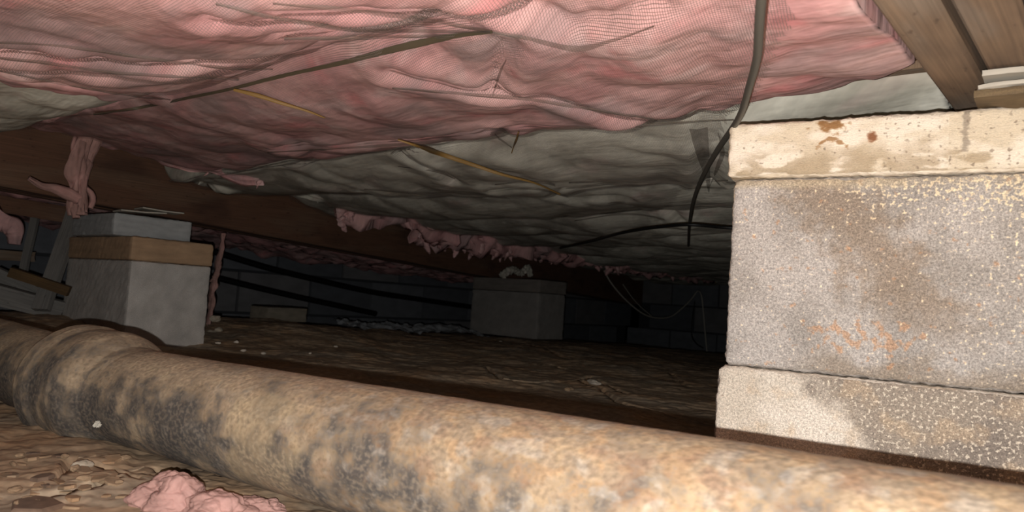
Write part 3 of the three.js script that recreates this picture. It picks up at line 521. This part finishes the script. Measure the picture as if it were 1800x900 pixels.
// ---------------------------------------------------------------- torn insulation
const C_ = (l, c) => l.map(([x, y, cc]) => atC(x, y, cc ?? c));
{
  const o = thing('hanging_insulation', 'long pink shred of insulation hanging down to the brown-capped pier', 'insulation', W(0.6, 1.7, 0.1));
  const loc = pts => pts.map(p => p.sub(o.position));
  const sh = (name, l, r, opt) => mesh(name, shredGeo(loc(C_(l, 1.72)), r, Object.assign({ segs: 70, radial: 24, lump: 0.38, freq: 30 }, opt)), M.paleTuft, o);
  const r = rng(9), spine = [[170, 200], [165, 218], [156, 242], [146, 270], [140, 300], [138, 330], [136, 356], [137, 378]];
  for (let k = 0; k < 11; k++) {                                     // a flat hank of loose strands, frayed at its foot
    const off = (k - 5) * 2.6, cut = r() < 0.3 ? 0.6 + 0.3 * r() : 1, ph = r() * 6, n = Math.max(4, Math.round(spine.length * cut));
    sh('strand', spine.slice(0, n).map(([x, y], i) => { const f = i / 7; return [x + off * (0.75 + 0.45 * Math.sin(f * 4 + 1) * 0.6 + (f > 0.8 ? 0.5 : 0)) + 3 * Math.sin(ph + i * 1.1), y + (i === n - 1 ? (r() - 0.5) * 14 : 0), 1.72 + 0.012 * Math.sin(ph * 2 + i)]; }), t => (0.0085 + 0.004 * r() * 0) * (0.55 + 0.6 * Math.sin(Math.PI * mix(0.12, 0.9, t))) + 0.003 * Math.sin(ph + t * 11), { seed: k * 3, lump: 0.4, freq: 45, flat: () => 0.75, segs: 50, radial: 12 });
  }
  sh('shred', [[138, 350], [118, 340], [95, 331], [72, 326], [50, 313]], t => 0.013 - 0.008 * t, { seed: 9, lump: 0.35 });
  sh('shred', [[132, 238], [128, 256], [132, 280], [137, 300]], t => 0.005, { seed: 12 });
  sh('shred', [[150, 330], [160, 340], [163, 352], [158, 366]], t => 0.006, { seed: 14 });
}
const scrap = (label, l, c, r, seed, mat = M.tuft, opt = {}) => {       // a torn roll of wool with wisps hanging from it
  const P = C_(l, c), cu = new THREE.CatmullRomCurve3(P), q = rng(seed * 13 + 1), parts = [shredGeo(P, r, Object.assign({ segs: 90, radial: 20, lump: 0.75, freq: 17, seed }, opt))], len = cu.getLength();
  for (let k = 0; k < Math.min(24, len * 18); k++) {
    const t = q(), a = cu.getPoint(t), R = r(t), d = R * (0.5 + 0.8 * q()), w = R * (0.25 + 0.3 * q()); a.y -= R * 0.3; a.x += (q() - 0.5) * R; a.z += (q() - 0.5) * R;
    const b = a.clone().add(new THREE.Vector3((q() - 0.5) * d, -d * 0.6, (q() - 0.5) * d)), e = b.clone().add(new THREE.Vector3((q() - 0.5) * d, -d * 0.5, (q() - 0.5) * d));
    parts.push(shredGeo([a, b, e], x => w * Math.pow(1.04 - x, 0.7), { segs: 12, radial: 9, lump: 0.7, freq: 80, seed: k }));
  }
  return tag(mesh('insulation_scrap', mergeGeometries(parts), mat), label, 'insulation');
};
scrap('ragged pink insulation edge trailing along the top of the far girder near its pier', [[165, 226, 1.76], [210, 236, 1.74], [255, 254, 1.72], [310, 276, 1.7], [370, 294, 1.66], [420, 302, 1.62], [462, 298, 1.58]], 1.7, t => 0.02 - 0.006 * Math.cos(t * 9), 3);
scrap('pale grey insulation tongue hanging over the reddish girder face', [[360, 302], [380, 318], [402, 326], [430, 320], [480, 324], [530, 338], [590, 352]], 1.86, t => 0.016 + 0.006 * Math.sin(t * 11), 6, M.grey);
scrap('tattered pink insulation clump drooping over the girder with torn tips', [[603, 360], [630, 366], [670, 370], [720, 382], [770, 398], [800, 404]], 1.9, t => 0.04 + 0.01 * Math.sin(t * 8), 9);
scrap('torn pink tip dangling from the drooping clump on the girder', [[622, 362], [618, 372], [614, 381], [619, 390]], 1.88, t => 0.016 - 0.009 * t, 10, M.tuft, { freq: 90 });
scrap('pink insulation roll bulging over the girder toward the middle pier', [[740, 396], [790, 412], [840, 420], [880, 425], [930, 432], [985, 444]], 1.96, t => 0.054 - 0.012 * t, 12);
scrap('dark pinkish shaggy insulation fringe above the middle pier', [[900, 436], [950, 441], [1000, 448], [1050, 458], [1110, 467], [1180, 478], [1250, 486]], 2.05, t => 0.034 - 0.01 * Math.cos(t * 17), 15, M.tuft, { freq: 22 });
scrap('crumpled scrap of insulation sitting on top of the middle pier', [[884, 484], [900, 474], [915, 480], [928, 470], [932, 486]], 2.16, t => 0.016 - 0.006 * t, 18, M.grey, { freq: 60 });
scrap('thin torn pinkish strip hanging beside the brown-capped pier', [[392, 410], [390, 432], [386, 455], [379, 485], [374, 510], [370, 540], [366, 570]], 2.0, t => 0.012 - 0.006 * Math.abs(t - 0.5), 21, M.paleTuft, { freq: 50, flat: () => 0.5 });
scrap('pink insulation rag hanging in the dark behind the girder', [[-20, 372], [5, 388], [20, 394], [28, 410], [26, 430]], 2.3, t => 0.03 - 0.014 * t, 24);
{ // the tuft on the ground in front of the pipe
  const P = atH(352, 880, -0.2), o = thing('insulation_tuft', 'pale pink tuft of insulation on the dirt against the pipe', 'insulation', P);
  const ax = new THREE.Matrix4().makeRotationY(YAW - Math.PI / 2 + 0.15);
  mesh('tuft_lobe', lumpGeo(new THREE.Vector3().addScaledVector(R0, -0.028), [0.032, 0.024, 0.028], { seed: 2, freq: 1.0, rough: 0.3, ridge: 0.35, oct: 2, axes: ax }), M.paleTuft, o);
  mesh('tuft_lobe', lumpGeo(new THREE.Vector3(0, -0.006, 0).addScaledVector(R0, 0.018).addScaledVector(F0, -0.012), [0.034, 0.022, 0.028], { seed: 7, freq: 1.1, rough: 0.3, ridge: 0.35, oct: 2, axes: ax }), M.paleTuft, o);
  mesh('tuft_lobe', lumpGeo(new THREE.Vector3(0, -0.008, 0).addScaledVector(R0, 0.05).addScaledVector(F0, 0.008), [0.03, 0.014, 0.022], { seed: 13, freq: 1.2, rough: 0.3, ridge: 0.35, oct: 2, axes: ax }), M.paleTuft, o);
}

// ---------------------------------------------------------------- lumber and rubbish behind the left pier
const board = (name, label, category, a, b, w, t, mat, nrm = F0.clone().negate(), seed = 1) => tag(mesh(name, boxBetween(a, b, w, t, nrm, 0.05, seed), mat), label, category);
board('leaning_board', 'weathered grey board leaning beside the brown-capped pier', 'board', atC(133, 372, 2.2), atC(72, 545, 2.12), 0.04, 0.018, M.greyWood, F0.clone().negate(), 1);
board('thin_batten', 'thin grey batten standing upright in the dark behind the girder', 'board', atC(63, 376, 2.45), atC(40, 480, 2.4), 0.02, 0.012, M.greyWood, F0.clone().negate(), 2);
board('split_stick', 'split tan stick lying across the leaning board', 'stick', atC(18, 478, 2.14), atC(122, 512, 2.06), 0.024, 0.018, M.tanWood, F0.clone().negate(), 3);
board('pale_plank', 'pale grey plank lying along the dirt mound beside the pier', 'board', atC(-20, 514, 2.16), atC(108, 546, 2.16), 0.05, 0.02, M.greyWood, F0.clone().negate(), 4);
board('grey_offcut', 'grey board offcut propped behind the pale plank', 'board', atC(-10, 482, 2.35), atC(75, 524, 2.3), 0.045, 0.018, M.greyWood, F0.clone().negate(), 5);
board('dark_timber', 'dark horizontal timber just behind the girder underside', 'beam', atC(-60, 348, 2.32), atC(130, 380, 2.32), 0.045, 0.03, M.redWood, F0.clone().negate(), 6);
board('dull_ledger', 'dull brown ledger board low in the shadow behind the girder', 'board', atC(-30, 446, 2.6), atC(60, 452, 2.6), 0.03, 0.02, M.wood, F0.clone().negate(), 7);
{
  const b = mesh('concrete_paver', blockGeo(0.17, 0.05, 0.1, 0.008, 0.003, 0.001, 41), cmat(concrete([132, 124, 110], 981, 256, 256))); b.position.copy(atC(490, 552, 2.32)); b.rotation.y = 0.1;
  tag(b, 'small grey-brown concrete paver lying on the dirt crest beyond the pier', 'paver');
}
{ // crumpled plastic along the crest
  const l = [[596, 566], [625, 570], [655, 575], [690, 574], [720, 578], [750, 576], [790, 577], [825, 582], [850, 588]], P = l.map(([x, y]) => atC(x, y, 2.27)), cu = new THREE.CatmullRomCurve3(P), n = 120, m = 14, pos = [], uv = [], idx = [];
  for (let i = 0; i <= n; i++) for (let j = 0; j <= m; j++) { const t = i / n, c = cu.getPoint(t), s = j / m - 0.5; pos.push(c.x + 0.01 * N3(t * 30, s * 4, 3), c.y + 0.011 * Math.sin(s * Math.PI * 0.9) * -1 + 0.016 * N3(t * 16, s * 3, 7) + 0.007 * N3(t * 40, s * 8, 2), c.z + s * 0.09 + 0.012 * N3(t * 22, s * 5, 9)); uv.push(t, j / m); }
  for (let i = 0; i < n; i++) for (let j = 0; j < m; j++) { const a = i * (m + 1) + j, b = a + m + 1; idx.push(a, a + 1, b, b, a + 1, b + 1); }
  const g = new THREE.BufferGeometry(); g.setAttribute('position', new THREE.Float32BufferAttribute(pos, 3)); g.setAttribute('uv', new THREE.Float32BufferAttribute(uv, 2)); g.setIndex(idx); g.computeVertexNormals();
  M.plastic.side = THREE.DoubleSide; tag(mesh('plastic_sheet', g, M.plastic), 'crumpled silvery plastic sheeting along the dirt crest left of the middle pier', 'plastic');
}

// ---------------------------------------------------------------- stones and flakes on the dirt
function pebble(label, group, px, py, size, mat, seed, name = 'pebble', h0 = -0.18) {
  let h = h0, p; for (let i = 0; i < 8; i++) { p = atH(px, py, h); h = groundH(p.x, -p.z); }
  const g = lumpGeo(new THREE.Vector3(), [size[0], size[1], size[2]], { detail: 6, seed, rough: 0.3, freq: 1.2, ridge: 0.1, axes: new THREE.Matrix4().makeRotationY(YAW - Math.PI / 2 + seed) });
  const m = mesh(name, g, mat); m.position.copy(p); m.position.y += size[1] * 0.45; tag(m, label, 'stone', group);
}
M.fluff = std({ color: new THREE.Color(0xb4b0a4) });
M.clay = std({ map: dirtMap, color: new THREE.Color(0xe6e2de), roughness: 1 });
M.slate = std({ map: dirtMap, color: new THREE.Color(0xa09aa0), roughness: 0.9 });
pebble('smooth pale pebble at the dirt crack before the pipe joint', null, 144, 821, [0.010, 0.005, 0.007], M.stone, 1);
function flake(label, group, px, py, size, thick, mat, seed, name = 'clay_flake') {   // a thin angular plate of dried clay
  let h = -0.2, p; for (let i = 0; i < 8; i++) { p = atH(px, py, h); h = groundH(p.x, -p.z); }
  const r = rng(seed * 97 + 3), n = 6 + Math.floor(r() * 3), sh = new THREE.Shape();
  for (let i = 0; i < n; i++) { const a = i / n * Math.PI * 2, q = 0.65 + 0.5 * r(); i ? sh.lineTo(Math.cos(a) * size[0] * q, Math.sin(a) * size[1] * q) : sh.moveTo(Math.cos(a) * size[0] * q, Math.sin(a) * size[1] * q); }
  const g = new THREE.ExtrudeGeometry(sh, { depth: thick, bevelEnabled: true, bevelThickness: thick * 0.25, bevelSize: thick * 0.3, bevelSegments: 1 }); g.rotateX(-Math.PI / 2);
  const uv = g.attributes.uv, ps = g.attributes.position; for (let i = 0; i < uv.count; i++) uv.setXY(i, ps.getX(i) / 0.8 + seed * 0.17, ps.getZ(i) / 0.8 + ps.getY(i) + seed * 0.29);
  const m = mesh(name, g, mat); m.position.copy(p); m.position.y -= thick * 0.55; m.rotation.set((r() - 0.5) * 0.25, r() * 6, (r() - 0.5) * 0.25); tag(m, label, 'clay', group);
}
flake('large flat dark clay slab in the dirt before the pipe', null, 66, 890, [0.026, 0.02], 0.006, M.slate, 1, 'clay_slab');
{ const r = rng(77); for (let i = 0; i < 34; i++) flake('thin angular plate of dried tan clay in front of the pipe', 'clay plates before the pipe', 4 + r() * 240, 796 + r() * 100, [0.004 + r() * 0.011, 0.003 + r() * 0.008], 0.001 + r() * 0.002, r() < 0.7 ? M.clay : M.slate, 20 + i); }
pebble('sharp pale stone chip lying on the dirt in the middle ground', null, 1044, 675, [0.024, 0.007, 0.012], M.flake, 2, 'stone_chip');
pebble('small pale stone chip farther back on the dim dirt', null, 1114, 652, [0.016, 0.006, 0.01], M.flake, 3, 'stone_chip');
pebble('small tan clod on the dirt at the edge of the pipe shadow', null, 1000, 688, [0.014, 0.007, 0.01], M.clay, 4, 'clay_clod');
{
  const r = rng(42);
  for (let i = 0; i < 14; i++) pebble('crumb of tan clay on the dirt in front of the pipe', 'clay crumbs before the pipe', 8 + r() * 235, 800 + r() * 95, [0.003 + r() * 0.005, 0.0015 + r() * 0.002, 0.002 + r() * 0.004], M.clay, 10 + i, 'clay_crumb');
  for (const [x, y] of [[383, 604], [415, 602], [428, 617], [463, 622], [545, 622], [880, 601], [933, 600], [500, 585], [590, 610]]) pebble('tiny white chip scattered on the dirt beside the far pier', 'white chips on the dirt', x, y, [0.005 + r() * 0.003, 0.003, 0.004], M.flake, x, 'white_chip');
  for (const [x, y, s] of [[371, 588, 0.02], [378, 560, 0.016], [384, 580, 0.012]]) { const p = atC(x, y, 1.95), m = mesh('rubble_lump', lumpGeo(new THREE.Vector3(), [s, s * 0.6, s * 0.7], { detail: 6, seed: x, rough: 0.3, freq: 1.2, ridge: 0.1 }), M.stone); m.position.copy(p); tag(m, 'grey rubble lump at the foot of the brown-capped pier', 'stone', 'rubble by the pier foot'); }
}

{ // a fleck of pale fluff stuck to the pipe
  const m = mesh('fluff_fleck', lumpGeo(new THREE.Vector3(), [0.0042, 0.0036, 0.003], { detail: 8, seed: 4, rough: 0.6, freq: 2.2, ridge: 0.4 }), M.fluff); m.position.copy(atG(171, 746, 0.349)); tag(m, 'small fleck of white fluff stuck on the dark side of the pipe', 'fluff');
}

renderer.render(scene, camera);
